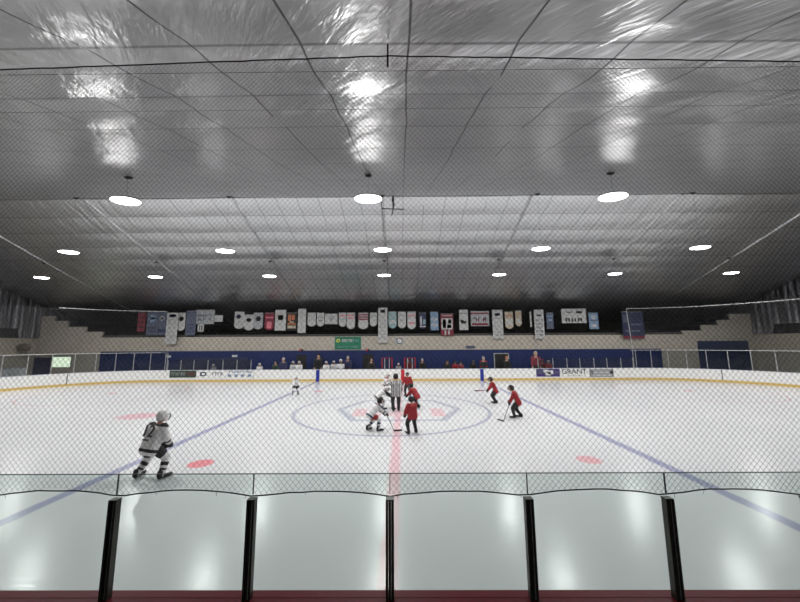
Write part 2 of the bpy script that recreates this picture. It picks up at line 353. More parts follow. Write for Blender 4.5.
# ---------------------------------------------------------------- dasher boards
boards = thing('dasher_boards', 'continuous white boards with yellow kick strip enclosing the ice', 'rink boards')
def ring(bm, o0, o1, z0, z1, mi=0):
    A = rounded(o0); B = rounded(o1); n = len(A)
    v = [[bm.verts.new((p.x, p.y, z)) for p in L] for L, z in ((A, z0), (A, z1), (B, z1), (B, z0))]
    for i in range(n):
        j = (i+1) % n
        for q in range(4): f = bm.faces.new((v[q][i], v[q][j], v[(q+1) % 4][j], v[(q+1) % 4][i])); f.material_index = mi
    bmesh.ops.recalc_face_normals(bm, faces=bm.faces[:])
bm = NB(); ring(bm, 0, .09, 0, 1.05); obj('panel', bm, 'board', boards)
bm = NB(); ring(bm, -.012, .0, 0, .2); o = obj('kick_plate', bm, 'kick', boards); o['label'] = 'yellow kick strip'
# cap: red along the near side, pale elsewhere
P0, P1 = rounded(-.01), rounded(.10)
def cap(sel, m, lab, P0=P0):
    bm = NB(); n = len(P0)
    for i in range(n):
        j = (i+1) % n
        if sel(P0[i], P0[j]):
            v = [bm.verts.new((p.x, p.y, z)) for z in (1.05, 1.09) for p in (P0[i], P0[j], P1[j], P1[i])]
            for q in ((0, 1, 2, 3), (7, 6, 5, 4), (0, 4, 5, 1), (1, 5, 6, 2), (2, 6, 7, 3), (3, 7, 4, 0)): bm.faces.new([v[k] for k in q])
    bmesh.ops.recalc_face_normals(bm, faces=bm.faces[:]); o = obj('cap_rail', bm, m, boards); o['label'] = lab
cap(lambda a, b: (a.y+b.y)/2 < NEAR+1, 'capred', 'dark red cap rail', rounded(-.055)); cap(lambda a, b: (a.y+b.y)/2 >= NEAR+1, 'capblue', 'pale cap rail')
def mark(name, x0, x1, z0, z1, m, label=None, y=FAR-.014, t=.012):
    bm = NB(); bm_box(bm, ((x0+x1)/2, y, (z0+z1)/2), (x1-x0, t, z1-z0)); o = obj(name, bm, m, boards)
    if label: o['label'] = label
    return o
for x in (-7.62, 7.62): mark('line_stripe', x-.16, x+.16, .0, 1.05, 'stripe_blue', 'blue line stripe', FAR-.02)
mark('line_stripe', .28-.16, .28+.16, .0, 1.05, 'stripe_red', 'red centre line stripe', FAR-.02)
def on_arc(px, sgn):                       # point of the far corner arc seen at column px
    for i in range(400):
        a = math.radians(i*90/400); p = Vector((sgn*(RX-RAD+RAD*math.sin(a)), FAR-RAD+RAD*math.cos(a), .5))
        d = p-cam.location; x = 400+F_PX*d.dot(rt)/d.dot(fwd)
        if (x-px)*sgn > 0: return p, a
for px, sg in ((67, -1), (722, 1)):
    p, a = on_arc(px, sg); bm = NB(); bm_box(bm, (0, 0, 0), (.05, .02, .85))
    o = obj('gate_seam', bm, 'black', boards); o.location = (p.x-sg*.02*math.sin(a), p.y-.02*math.cos(a), .6); o.rotation_euler = (0, 0, -sg*a)
for sx in range(-20, 21, 3):               # panel joints along the far side
    if abs(sx) > 8: mark('panel_joint', sx+.4, sx+.412, .21, 1.04, 'grey')

# advertisements on the far boards
def advert(px0, py0, px1, py1, base, label):
    a = at(px0, py0, FAR); b = at(px1, py1, FAR); r = thing('advert_panel', '', 'x'); del r['label']; del r['category']
    COL.objects.unlink(r); bpy.data.objects.remove(r)
    o = mark('advert_panel', a.x, b.x, b.z, min(a.z, 1.04), base, label); return o, a.x, b.x, b.z, min(a.z, 1.04)
def deco(parent, name, rects, m, x0, x1, z0, z1, y=FAR-.026):
    bm = NB()
    for (u0, v0, u1, v1) in rects: bm_box(bm, (x0+(u0+u1)/2*(x1-x0), y, z0+(v0+v1)/2*(z1-z0)), ((u1-u0)*(x1-x0), .01, (v1-v0)*(z1-z0)))
    return obj(name, bm, m, parent)
def scribble(n, u0, u1, v0, v1, seed):     # uneven marks standing for lettering too small to read
    R = random.Random(seed); out = []; u = u0; w_ = (u1-u0)/n
    for i in range(n):
        k = R.choice((0, 1, 2, 3)); a = u+i*w_
        if k != 1: out.append((a+w_*.1, v0, a+w_*.3, v1))
        if k != 2: out.append((a+w_*.1, v1-(v1-v0)*.28, a+w_*.8, v1))
        if k != 0: out.append((a+w_*.6, v0, a+w_*.8, v1))
        if k > 1: out.append((a+w_*.1, v0+(v1-v0)*.36, a+w_*.8, v0+(v1-v0)*.58))
    return out
o, *q = advert(170, 370, 196, 377.5, 'darkgreen', 'dark green advertisement'); deco(o, 'lettering', scribble(6, .04, .6, .3, .75, 1), 'grey', *q); deco(o, 'lettering', [(.62, .55, .98, .68), (.7, .3, .9, .42)], 'maroon', *q)
o, *q = advert(198, 369.5, 224, 377.5, 'board', 'white advertisement with blue emblems'); deco(o, 'lettering', [(.1, .2, .16, .8), (.16, .65, .28, .8), (.16, .2, .28, .35), (.28, .25, .33, .75)]+scribble(4, .55, .95, .3, .75, 2), 'navy', *q)
o, *q = advert(227, 369.5, 253, 377.5, 'board', 'white advertisement with four blue paw-like dots'); deco(o, 'lettering', scribble(8, .03, .97, .62, .95, 3)+[(.05+.25*i, .1, .17+.25*i, .45) for i in range(4)], 'lightblue', *q)
o, *q = advert(536, 368.5, 560, 376.5, 'purple', 'navy and purple advertisement with white emblem'); deco(o, 'lettering', [(.38, .15, .62, .6), (.3, .5, .5, .9), (.5, .3, .72, .8)], 'white', *q); deco(o, 'lettering', [(.02, .42, .34, .62), (.72, .42, .98, .62), (.02, .74, .3, .9)], 'bluegrey', *q)
o, *q = advert(563, 368.5, 585, 376.5, 'board', 'white advertisement reading GRANT')
text_mesh('GRANT', .62, 'black', 'lettering', o, ((q[0]+q[1])/2, FAR-.03, q[2]+.62*(q[3]-q[2])), (math.pi/2, 0, 0), sx=1.1, extr=.012); deco(o, 'lettering', scribble(9, .2, .9, .06, .2, 5), 'grey', *q)
o, *q = advert(589, 369, 614, 377, 'grey', 'pale grey advertisement'); deco(o, 'lettering', scribble(2, .02, .14, .3, .8, 6)+[(.86, .4, .97, .8)], 'black', *q); deco(o, 'lettering', [(.18, .55, .8, .62), (.18, .2, .9, .28)], 'pantswhite', *q)

# ---------------------------------------------------------------- rink glass
def glass_run(label, path, z1, z0=1.09, post='post_light', pw=.05, glass='glass_far', rail=True, name='rink_glass', pane_top=None, ph=0):
    t = thing(name, label, 'rink glass', (path[0].x, path[0].y, z0))
    for i, p in enumerate(path):
        bm = NB(); q = (path[min(i+1, len(path)-1)]-path[max(i-1, 0)]); ang = math.atan2(q.y, q.x)
        bm_box(bm, (0, 0, (z1+ph-z0)/2), (pw, pw*.8, z1+ph-z0)); o = obj('post', bm, post, t, bevel=.006); o.location = (p.x-t.location.x, p.y-t.location.y, 0); o.rotation_euler = (0, 0, ang)
    for a, b in zip(path[:-1], path[1:]):
        d = b-a; L = d.length; ang = math.atan2(d.y, d.x); zt = (pane_top or z1)
        bm = NB(); bm_box(bm, (0, 0, (zt-z0)/2), (L-pw*.5, .012, zt-z0)); o = obj('glass_pane', bm, glass, t)
        o.location = ((a+b)/2).xy.to_3d()-t.location.xy.to_3d(); o.rotation_euler = (0, 0, ang)
        if rail:
            bm = NB(); bm_box(bm, (0, 0, zt-z0+.012), (L, .03, .024)); o = obj('top_rail', bm, post, t); o.location = ((a+b)/2).xy.to_3d()-t.location.xy.to_3d(); o.rotation_euler = (0, 0, ang)
    return t
ZT = at(150, 353, FAR).z; ZS = at(215, 360, FAR).z; YG = FAR+.05
def arc_pts(sg, n=10):
    L = []
    for i in range(n+1):
        a = math.radians(90*i/n); L.append(Vector((sg*(RX-RAD+(RAD+.05)*math.sin(a)), FAR-RAD+(RAD+.05)*math.cos(a), 0)))
    for k in range(1, 5): L.append(Vector((sg*(RX+.05), FAR-RAD-k*1.4, 0)))
    return L
left = [Vector((at(px, 360, FAR).x, YG, 0)) for px in (168, 181, 194, 208, 223, 237, 251)]
right = [Vector((at(px, 360, FAR).x, YG, 0)) for px in (538, 553, 567, 580, 594, 607, 621, 633)]
glass_run('tall glass with pale posts curving round the far left corner', [left[0]-Vector((.09, 0, 0))]+arc_pts(-1), ZT)
glass_run('low glass with pale posts above the boards left of the benches', left, ZS, rail=False)
glass_run('low glass with pale posts above the navy and grey adverts at right', right, ZS, rail=False)
glass_run('tall glass with pale posts curving round the far right corner', [right[-1]+Vector((.08, 0, 0))]+arc_pts(1), ZT)
PX = [0.122+1.33*k for k in range(-5, 6)]
NG = NEAR-.05
t = thing('rink_glass', 'nearest greenish glass panels between dark bronze posts on the red rail', 'rink glass', (0, NG, 1.09))
for x in PX:
    bm = NB(); bm_box(bm, (0, 0, .43), (.026, .05, .86)); bm_box(bm, (-.028, -.004, .43), (.022, .065, .86)); bm_box(bm, (.028, -.004, .43), (.022, .065, .86)); bm_box(bm, (0, 0, .865), (.078, .07, .012))
    bm_box(bm, (.012, -.027, .43), (.008, .004, .85), mi=1); o = obj('post', bm, ['post', 'post_light'], t, bevel=.003); o.location = (x, 0, 0)
for a, b in zip(PX[:-1], PX[1:]):
    bm = NB(); bm_box(bm, (0, 0, .545), (b-a-.006, .012, 1.09)); bm_box(bm, (0, 0, 1.092), (b-a-.006, .013, .005), mi=1); o = obj('glass_pane', bm, ['glass', 'darkgreen'], t); o.location = ((a+b)/2, .01, 0)
    bm = NB(); bm_box(bm, (0, 0, 1.0), (.006, .016, .19)); o = obj('joint', bm, 'black', t); o.location = (b, .01, 0)

# ---------------------------------------------------------------- safety net in front
net = thing('safety_net', 'black diamond mesh net hanging from the roof above the near glass', 'net', (0, NEAR+.012, 2))
def net_top(x): return CAM_H+3.37-abs(x-.1)*.028-.0
def net_bot(x):
    k = (x-PX[0])/1.33; f = k-math.floor(k); amp = {-1: .05}.get(0, .055) if math.floor(k) in (4, 5) else .075
    return 1.952+amp*4*f*(1-f)*.8
X0, X1 = -8.5, 9.0; pitch = .057; TW = .0013
bm = NB(); ZB, ZTP = 1.99, 6.9
def strand(p, q, r):
    d = (q-p).normalized(); s1 = Vector((-d.z, 0, d.x))*r; s2 = Vector((0, r, 0))
    a = [bm.verts.new(p+s) for s in (s1, s2-s1*.5, -s2-s1*.5)]; b = [bm.verts.new(q+s) for s in (s1, s2-s1*.5, -s2-s1*.5)]
    for i in range(3): bm.faces.new((a[i], a[(i+1) % 3], b[(i+1) % 3], b[i]))
asp = 1.12                                 # diamonds slightly taller than wide
def clip(xs, sg):                          # a slanting strand starting at the bottom xs, walking up
    pts = []; steps = 240; z0 = 1.95; inside = []
    z = z0
    lo = hi = None
    dz = .02
    zz = z0
    while zz < 6.9:
        x = xs+sg*(zz-z0)/asp
        ok = X0 <= x <= X1 and net_bot(x) <= zz <= net_top(x)
        if ok and lo is None: lo = zz
        if ok: hi = zz
        if lo is not None and not ok: break
        zz += dz
    if lo is None or hi-lo < .02: return
    for q in range(1): strand(Vector((xs+sg*(lo-z0)/asp, 0, lo-2)), Vector((xs+sg*(hi-z0)/asp, 0, hi-2)), TW)
k = X0-5
while k < X1+5:
    clip(k, 1); clip(k+.01, -1); k += pitch
bmesh.ops.recalc_face_normals(bm, faces=bm.faces[:])
o = obj('mesh', bm, 'net', net); o['kind'] = 'stuff'
def rope(name, pts, r, m, parent, seg=5):
    bm = NB()
    for a, b in zip(pts[:-1], pts[1:]): bm_tube(bm, a, b, r, seg=seg)
    return obj(name, bm, m, parent)
xs = [X0+(X1-X0)*i/140 for i in range(141)]
R_ = random.Random(3)
rope('top_rope', [Vector((x, 0, net_top(x)-2+R_.uniform(-.004, .004))) for x in xs], .008, 'rope', net)
rope('bottom_rope', [Vector((x, 0, net_bot(x)-2+R_.uniform(-.004, .004))) for x in xs], .0065, 'rope', net)
rope('seam_cord', [Vector((x, 0, at(400, 70, NEAR).z-2)) for x in xs[::10]], .0025, 'rope', net)
rope('seam_cord', [Vector((x, 0, at(400, 108, NEAR).z-2)) for x in xs[::10]], .0018, 'rope', net)
bm = NB()
for x in [X0+.3*i for i in range(58)]:     # loose loops on the bottom rope
    if R_.random() < .5: bm_tube(bm, (x, 0, net_bot(x)-2), (x+R_.uniform(-.02, .02), 0, net_bot(x)-2-R_.uniform(.02, .045)), .002, seg=4)
obj('loose_ends', bm, 'rope', net)
bm = NB(); bm_box(bm, (.1, 0, net_top(.1)-2+.05), (.02, .02, .2)); bm_box(bm, (.1, 0, net_top(.1)-2-.07), (.022, .02, .14)); obj('hanger', bm, 'rope', net)

# netting frames round the far corners
for sg, lab in ((-1, 'pale cable frame of the protective net round the far left corner'), (1, 'pale cable frame of the protective net round the far right corner')):
    t = thing('corner_netting', lab, 'net', (sg*22, FAR+.1, ZT)); zt = 6.62 if sg < 0 else 6.62
    x_in = at(165, 308, FAR).x if sg < 0 else at(627, 310, FAR).x
    path = [Vector((x_in, FAR+.1, 0))]+[p for p in arc_pts(sg) if abs(p.x) > abs(x_in)]
    tp = [Vector((p.x, p.y, zt))-t.location for p in path]; bt = [Vector((p.x, p.y, ZT+.03))-t.location for p in path]
    if sg < 0: rope('top_cable', tp[:7], .022, 'rail', t)
    else: rope('top_cable', tp, .022, 'rail', t)
    rope('bottom_cable', bt, .014, 'rail', t)
    if sg > 0: rope('edge_cable', [tp[0], bt[0]+Vector((.25, 0, 0))], .022, 'rail', t)
    bm = NB()
    for i in range(len(path)-1):
        for q in range(8):
            f = q/8; a = tp[i].lerp(tp[i+1], f); b = bt[i].lerp(bt[i+1], f); bm_tube(bm, a, b, .0035, seg=3, caps=False)
    for q in range(1, 24):
        for i in range(len(path)-1): bm_tube(bm, bt[i].lerp(tp[i], q/24), bt[i+1].lerp(tp[i+1], q/24), .0035, seg=3, caps=False)
    o = obj('mesh', bm, 'netpale', t); o['kind'] = 'stuff'

# ---------------------------------------------------------------- lights
ORD = ['leftmost', 'second from left', 'third from left', 'fourth from left', 'fifth from left', 'sixth from left', 'rightmost']
def make_light():
    t = thing('ceiling_light', '', 'ceiling light', group='lamps hanging from the foil roof')
    bm = NB(); bm_tube(bm, (0, 0, .012), (0, 0, .09), 1, .9, seg=32); bmesh.ops.scale(bm, vec=(.53, .39, 1), verts=bm.verts[:]); bm_box(bm, (0, 0, .13), (.35, .3, .05)); obj('housing', bm, 'housing', t, bevel=.01)
    bm = NB(); bm_ball(bm, (0, 0, .01), 1, (.50, .36, .06), u=28, v=12); bmesh.ops.bisect_plane(bm, geom=bm.verts[:]+bm.edges[:]+bm.faces[:], plane_co=(0, 0, .01), plane_no=(0, 0, 1), clear_outer=True)
    obj('lens', bm, 'lens', t, smooth=True)
    bm = NB(); bm_tube(bm, (0, 0, .15), (0, 0, 1), .004, seg=6); obj('cable', bm, 'dark', t)
    bm = NB(); bm_box(bm, (0, 0, -.03), (.22, .14, .10)); bm_tube(bm, (0, 0, -.05), (0, 0, -.14), .03, .01, 8); obj('bracket', bm, 'black', t)
    return t
proto = make_light(); first = True
ld = bpy.data.lights.new('lamp', 'AREA'); ld.shape = 'RECTANGLE'; ld.size = .8; ld.size_y = .37; ld.energy = LIGHT_W; ld.color = (1, .99, .975); ld.spread = math.radians(165)
for j, (Y, rn) in enumerate(zip(ROWS, ('nearest', 'middle', 'farthest'))):
    for k in range(-3, 4):
        x = RAFT0+BAY*k + (-.04, .1, -.2)[j]
        if first: t = proto; kids = list(proto.children); first = False
        else:
            t = proto.copy(); COL.objects.link(t); kids = []
            for c in proto.children:
                if c.type == 'LIGHT': continue
                d = c.copy(); COL.objects.link(d); d.parent = t; kids.append(d)
        t.location = (x, Y, LIGHT_Z); t['label'] = 'white glowing lamp hanging from the foil roof, %s in the %s row' % (ORD[k+3], rn)
        hz = roof(Y)-LIGHT_Z-.05
        for c in kids:
            if c.name.startswith('cable'): c.scale = (1, 1, (hz)/1.0)
            if c.name.startswith('bracket'): c.location = (0, 0, hz)
        L = bpy.data.objects.new('lamp', ld); COL.objects.link(L); L.parent = t; L.location = (0, 0, -.065)

# hanging cross mount under the ridge
p = at(393, 209, RIDGE); t = thing('hanging_mount', 'black cross shaped mount hanging below the ridge beside centre lamp', 'ceiling mount', (p.x, RIDGE, p.z))
bm = NB(); bm_tube(bm, (0, 0, 0), (0, 0, roof(RIDGE)-p.z-.06), .035); obj('drop_pole', bm, 'black', t)
bm = NB(); bm_tube(bm, (-.7, 0, .04), (.68, 0, -.03), .03); bm_tube(bm, (.1, -.6, .1), (-.1, .6, -.15), .035); obj('cross_bar', bm, 'black', t)
bm = NB(); bm_box(bm, (0, 0, .55), (.14, .14, .18)); obj('junction_box', bm, 'black', t)

# ---------------------------------------------------------------- people
def remeshed(bm, vox, smooth=2):
    me = bpy.data.meshes.new('t'); bm.to_mesh(me); bm.free(); o = bpy.data.objects.new('t', me); COL.objects.link(o)
    m = o.modifiers.new('r', 'REMESH'); m.mode = 'VOXEL'; m.voxel_size = vox
    if smooth: q = o.modifiers.new('s', 'SMOOTH'); q.factor = .5; q.iterations = smooth
    dg = bpy.context.evaluated_depsgraph_get(); me2 = bpy.data.meshes.new_from_object(o.evaluated_get(dg)); bpy.data.objects.remove(o); bpy.data.meshes.remove(me)
    me2.polygons.foreach_set('use_smooth', [True]*len(me2.polygons)); return me2
def cloth(name, bm, mats, parent, vox, which=None, label=None):
    me = remeshed(bm, vox)
    for m in mats: me.materials.append(M[m])
    if which:
        for p in me.polygons: p.material_index = which(p.center)
    o = bpy.data.objects.new(name, me); COL.objects.link(o); o.parent = parent
    if label: o['label'] = label
    return o
def chain(bm, pts):                        # pts: (point, radius) capsules
    for (a, ra), (b, rb) in zip(pts[:-1], pts[1:]):
        bm_tube(bm, a, b, ra, rb, 12); bm_ball(bm, b, rb)
    bm_ball(bm, pts[0][0], pts[0][1])
def ik(a, b, l1, l2, pole):
    d = b-a; L = d.length; mx = (l1+l2)*.995
    if L > mx: b = a+d*(mx/L); d = b-a; L = mx
    x = (l1*l1-l2*l2+L*L)/(2*L); h = math.sqrt(max(0, l1*l1-x*x)); n = d/L; p = (pole-n*pole.dot(n)).normalized()
    return a+n*x+p*h, b
V = Vector
def person(label, group, loc, face, h=1.5, lean=.25, side=0, hips=.50, feet=((-.12, 0), (.12, 0)), hands=((-.25, .1, .45), (.25, .1, .45)), look=(0, 0),
           top='white', stripes=None, pants='black', sock=None, sockstripe=None, headgear='helmet', headcol='white', skates=True, number=None, glove='black', vox=.02, detail=False, torso_stripes=False, skull='hair'):
    """feet (x,y) and hands (x,y,z) are fractions of the height; y is forward; face = heading in degrees (0 looks away from the camera)"""
    t = thing('person', label, 'person', loc, math.radians(-face), group)
    sk = .03 if skates else 0
    Hh = h-sk; hip = V((side*.1*h, -lean*.10*h, sk+hips*Hh))
    tdir = V((side*.5, math.sin(lean), math.cos(lean))).normalized(); fw = V((0, math.cos(lean), -math.sin(lean)))
    chest = hip+tdir*.22*h; neck = hip+tdir*.315*h; rgt = V((1, 0, 0))
    hd = (tdir+V((0, .2, .5))).normalized(); head = neck+hd*.105*h+V((0, .02*h, 0)); R = .072*h
    sh = [neck-tdir*.035*h+rgt*s*.115*h for s in (-1, 1)]
    hp = [hip+rgt*s*.055*h for s in (-1, 1)]
    ft = [V((f[0]*h, f[1]*h, sk+.045*h)) for f in feet]
    L1, L2 = .25*h, .245*h; kn = []
    for i in (0, 1):
        k, f2 = ik(hp[i], ft[i], L1, L2, V(((-1, 1)[i]*.25, 1, .1))); kn.append(k); ft[i] = f2
    el = []; hn = []
    for i in (0, 1):
        k, f2 = ik(sh[i], V(hands[i])*h, .165*h, .15*h, V(((-1, 1)[i]*.9, -.6, -.5))); el.append(k); hn.append(f2)
    toe = []
    for i in (0, 1): toe.append(V((feet[i][0]*h, feet[i][1]*h, sk+.02*h))+V((feet[i][0]*.25, .13*h, 0)))
    b = NB()                               # body: one continuous surface
    for s, o in ((0, 0), (-1, .05), (1, .05)):
        chain(b, [(hip+rgt*s*.04*h, .062*h), (hip+tdir*.11*h+rgt*s*.035*h, .058*h), (chest+rgt*s*.055*h, .066*h), (neck-tdir*.04*h+rgt*s*.06*h, .042*h)])
    chain(b, [(neck-tdir*.03*h, .04*h), (head-hd*.04*h, .034*h)])
    bm_ball(b, head, R, (.82, .98, 1.12)); bm_ball(b, head+V((0, .055*h, -.02*h)), .02*h, (.6, .9, 1)); bm_ball(b, head+V((0, .03*h, -.045*h)), .035*h)
    for s in (-1, 1): bm_ball(b, head+V((s*.058*h, 0, -.01*h)), .016*h, (.5, .8, 1.2)); 
    for i in (0, 1):
        chain(b, [(hp[i], .068*h), (kn[i], .045*h), (kn[i].lerp(ft[i], .35), .042*h), (ft[i], .027*h)]); chain(b, [(ft[i]-V((0, .02*h, .015*h)), .026*h), (toe[i], .02*h)])
        chain(b, [(sh[i], .042*h), (el[i], .031*h), (el[i].lerp(hn[i], .3), .03*h), (hn[i], .02*h)])
        d = (hn[i]-el[i]).normalized(); s2 = d.cross(V((0, 0, 1))); s2 = s2.normalized() if s2.length > .01 else V((1, 0, 0)); up_ = s2.cross(d)
        chain(b, [(hn[i], .02*h), (hn[i]+d*.045*h, .022*h)])
        if detail or not skates:
            for q in range(4):
                a = hn[i]+d*.05*h+s2*(q-1.5)*.013*h; k = a+d*(.024, .03, .028, .02)[q]*h; chain(b, [(a, .0075*h), (k, .007*h), (k-up_*.022*h+d*.004*h, .006*h)])
            chain(b, [(hn[i]+d*.012*h+s2*.02*h*(1 if i == 0 else -1), .009*h), (hn[i]+d*.04*h+s2*.036*h*(1 if i == 0 else -1), .007*h)])
    bare = 'skin' if sock is None and False else 'skin'
    def facemat(c):
        q = c-head
        if q.y > .045*h and abs(abs(q.x)-.026*h) < .009*h and abs(q.z-.008*h) < .007*h: return 1
        if q.y > .045*h and abs(q.x) < .018*h and abs(q.z+.042*h) < .005*h: return 2
        return 0
    cloth('body', b, ['skin', 'black', 'maroon'], t, vox*.8 if detail else vox, facemat)
    # jersey
    b = NB(); puff = 1.28 if skates else 1.12
    for s in (-1, 0, 1):
        chain(b, [(hip-tdir*(.045 if skates else .0)*h+rgt*s*.062*h*puff*.9, .066*h*puff), (hip+tdir*.11*h+rgt*s*.055*h*puff, .060*h*puff), (chest+rgt*s*.065*h, .068*h*puff), (neck-tdir*.045*h+rgt*s*.075*h, .042*h*puff)])
    for i in (0, 1): chain(b, [(sh[i], .048*h*puff), (el[i], .040*h*puff), (el[i].lerp(hn[i], .80), .036*h*puff)])
    mats = [top, (stripes or top)]
    def jm(c):
        a = (c-hip).dot(tdir)/h; sd = abs((c-hip).dot(rgt))/h
        if torso_stripes: return 1 if (math.sin(c.x/h*150+ (c.z/h*60 if sd > .13 else 0)) > 0) else 0
        if not stripes: return 0
        for i in (0, 1):
            e = el[i].lerp(hn[i], .35)
            if (c-e).length < .058*h and abs((c-e).dot((hn[i]-el[i]).normalized())) < .022*h: return 1
        dn = min((c-s_).length for s_ in sh)
        if -.075 < a < -.03 and sd < .17: return 1
        if a > .285: return 1
        return 0
    cloth('jersey', b, mats, t, vox, jm)
    # trousers / hockey pants
    b = NB(); pf = 1.22 if skates and torso_stripes is False else 1.08; end = .62 if skates and not torso_stripes else None
    for s in (-1, 1): chain(b, [(hip+rgt*s*.045*h, .066*h), (hip+rgt*s*.04*h+tdir*.05*h, .058*h)])
    for i in (0, 1):
        if end: chain(b, [(hp[i], .070*h), (hp[i].lerp(kn[i], end), .062*h*pf)])
        else: chain(b, [(hp[i], .072*h*pf), (kn[i], .052*h*pf), (ft[i]+V((0, 0, .02*h)), .040*h*pf)])
    cloth('trousers', b, [pants], t, vox)
    if end:
        for i in (0, 1):
            b = NB(); chain(b, [(hp[i].lerp(kn[i], .7), .066*h), (kn[i], .060*h), (kn[i].lerp(ft[i], .4), .053*h), (ft[i], .038*h)])
            K, A = kn[i].copy(), ft[i].copy()
            def sm(c, K=K, A=A):
                f = (c-K).dot(A-K)/(A-K).length_squared
                return 1 if sockstripe and (.28 < f < .48 or .62 < f < .74) else 0
            cloth('sock', b, [sock or top, sockstripe or sock or top], t, vox, sm)
    for i in (0, 1):
        b = NB(); chain(b, [(ft[i]+V((0, -.01*h, .04*h)), .040*h), (ft[i]-V((0, .02*h, .012*h)), .036*h)]); chain(b, [(ft[i]-V((0, .02*h, .018*h)), .032*h), (toe[i]+V((0, 0, .006*h)), .026*h)])
        o = cloth('skate' if skates else 'shoe', b, ['black'], t, vox*.8)
        if skates:
            q = NB(); dd = toe[i]-ft[i]; ang = math.atan2(-dd.x, dd.y); mid = (toe[i]+ft[i])/2
            bm_box(q, (mid.x, mid.y-.01*h, sk*.5), (.006, .19*h, sk), rot=Matrix.Rotation(ang, 3, 'Z'))
            bm_box(q, (mid.x, mid.y-.01*h, sk+.004), (.018, .13*h, .02), rot=Matrix.Rotation(ang, 3, 'Z')); obj('blade', q, 'silver', o)
    if skates and glove:
        for i in (0, 1):
            d = (hn[i]-el[i]).normalized(); s2 = d.cross(V((0, 0, 1))); s2 = s2.normalized() if s2.length > .01 else V((1, 0, 0)); up_ = s2.cross(d)
            b = NB(); chain(b, [(el[i].lerp(hn[i], .72), .046*h), (hn[i], .036*h)]); chain(b, [(hn[i]-s2*.012*h, .032*h), (hn[i]+d*.045*h-s2*.012*h, .032*h)]); chain(b, [(hn[i]+s2*.012*h, .032*h), (hn[i]+d*.045*h+s2*.012*h, .032*h)])
            for q in range(4):
                a = hn[i]+d*.055*h+s2*(q-1.5)*.020*h; k = a+d*(.026, .032, .03, .022)[q]*h; chain(b, [(a, .0125*h), (k, .012*h), (k-up_*.03*h, .011*h)])
            chain(b, [(hn[i]+s2*.03*h*(1 if i == 0 else -1), .014*h), (hn[i]+d*.04*h+s2*.055*h*(1 if i == 0 else -1), .012*h)])
            cloth('glove', b, [glove], t, vox*.6 if detail else vox)
    if headgear == 'helmet':
        b = NB(); bm_ball(b, head+V((0, -.006*h, .016*h)), R*1.22, (.88, 1.08, 1.0)); bm_ball(b, head+V((0, -.02*h, -.01*h)), R*1.12, (.9, .95, 1.0))
        me = remeshed(b, vox*.6, 1); me.materials.append(M[headcol]); me.materials.append(M['black'])
        bb = bmesh.new(); bb.from_mesh(me)
        kill = [v for v in bb.verts if (v.co.y > head.y+.022*h and v.co.z < head.z+.026*h) or v.co.z < head.z-.055*h]
        bmesh.ops.delete(bb, geom=kill, context='VERTS'); bb.to_mesh(me); bb.free()
        o = bpy.data.objects.new('helmet', me); COL.objects.link(o); o.parent = t; s_ = o.modifiers.new('shell', 'SOLIDIFY'); s_.thickness = .008
        q = NB()
        for a in range(-3, 4):
            an = a*.33; pr = None
            for e in range(6):
                el_ = -.85+e*.24; pnt = head+V((math.sin(an)*math.cos(el_)*R*1.12, math.cos(an)*math.cos(el_)*R*1.38+.006*h, math.sin(el_)*R*1.2))
                if pr is not None: bm_tube(q, pr, pnt, .0028*h, seg=4)
                pr = pnt
        for e in range(5):
            el_ = -.8+e*.26; pr = None
            for a in range(-4, 5):
                an = a*.28; pnt = head+V((math.sin(an)*math.cos(el_)*R*1.12, math.cos(an)*math.cos(el_)*R*1.38+.006*h, math.sin(el_)*R*1.2))
                if pr is not None: bm_tube(q, pr, pnt, .0028*h, seg=4)
                pr = pnt
        obj('face_cage', q, 'visor', o)
    else:
        b = NB(); bm_ball(b, head+V((0, -.012*h, .014*h)), R*1.08, (.88, .98, 1.08)); bm_ball(b, head+V((0, -.02*h, -.01*h)), R*.98, (.9, .85, 1.0))
        if headgear == 'cap': bm_ball(b, head+V((0, .05*h, .035*h)), .045*h, (.9, 1.0, .15))
        cloth('cap' if headgear == 'cap' else 'hair', b, [headcol], t, vox*.7)
    t.update_tag(); bpy.context.view_layer.update()
    if number:
        ctr = hip+tdir*.20*h-fw*.118*h
        e = Matrix((rgt, tdir, -fw)).transposed().to_4x4()
        o = text_mesh(number, .235*h, 'black', 'back_number', t, (0, 0, 0), (0, 0, 0), .012); o.matrix_local = Matrix.Translation(ctr) @ e
        q = NB(); bm_box(q, (0, -.115*h, 0), (.12*h, .02*h, .012)); o = obj('name_strip', q, 'black', t); o.matrix_local = Matrix.Translation(ctr) @ e
    t['_h'] = h; Mw = Matrix.Translation(loc) @ Matrix.Rotation(math.radians(-face), 4, 'Z')
    del t['_h']
    return t, [Mw @ x for x in hn]
def stick(label, hand, low, tip, group='sticks held by players', top=None):
    """shaft from above the hand down to the heel at `low`, blade from there to `tip`"""
    hand = V(hand); low = V(low); tip = V(tip); low.z = .035; tip.z = .03; d = (hand-low).normalized(); end = V(top) if top else hand+d*.16
    t = thing('hockey_stick', label, 'hockey stick', (low.x, low.y, 0), 0, group); q = t.location
    b = NB(); bm_tube(b, low-q, end-q, .013, seg=6); obj('shaft', b, 'black', t)
    b = NB(); dd = tip-low; ang = math.atan2(dd.y, dd.x); L = dd.length
    bm_box(b, (dd.x*.5, dd.y*.5, .035), (L, .012, .06), rot=Matrix.Rotation(ang, 3, 'Z')); bm_ball(b, (dd.x, dd.y, .035), .03, (1, .25, 1), u=8, v=6); obj('blade', b, 'black', t, smooth=False)

ICE_G = 'hockey players and referee on the ice'
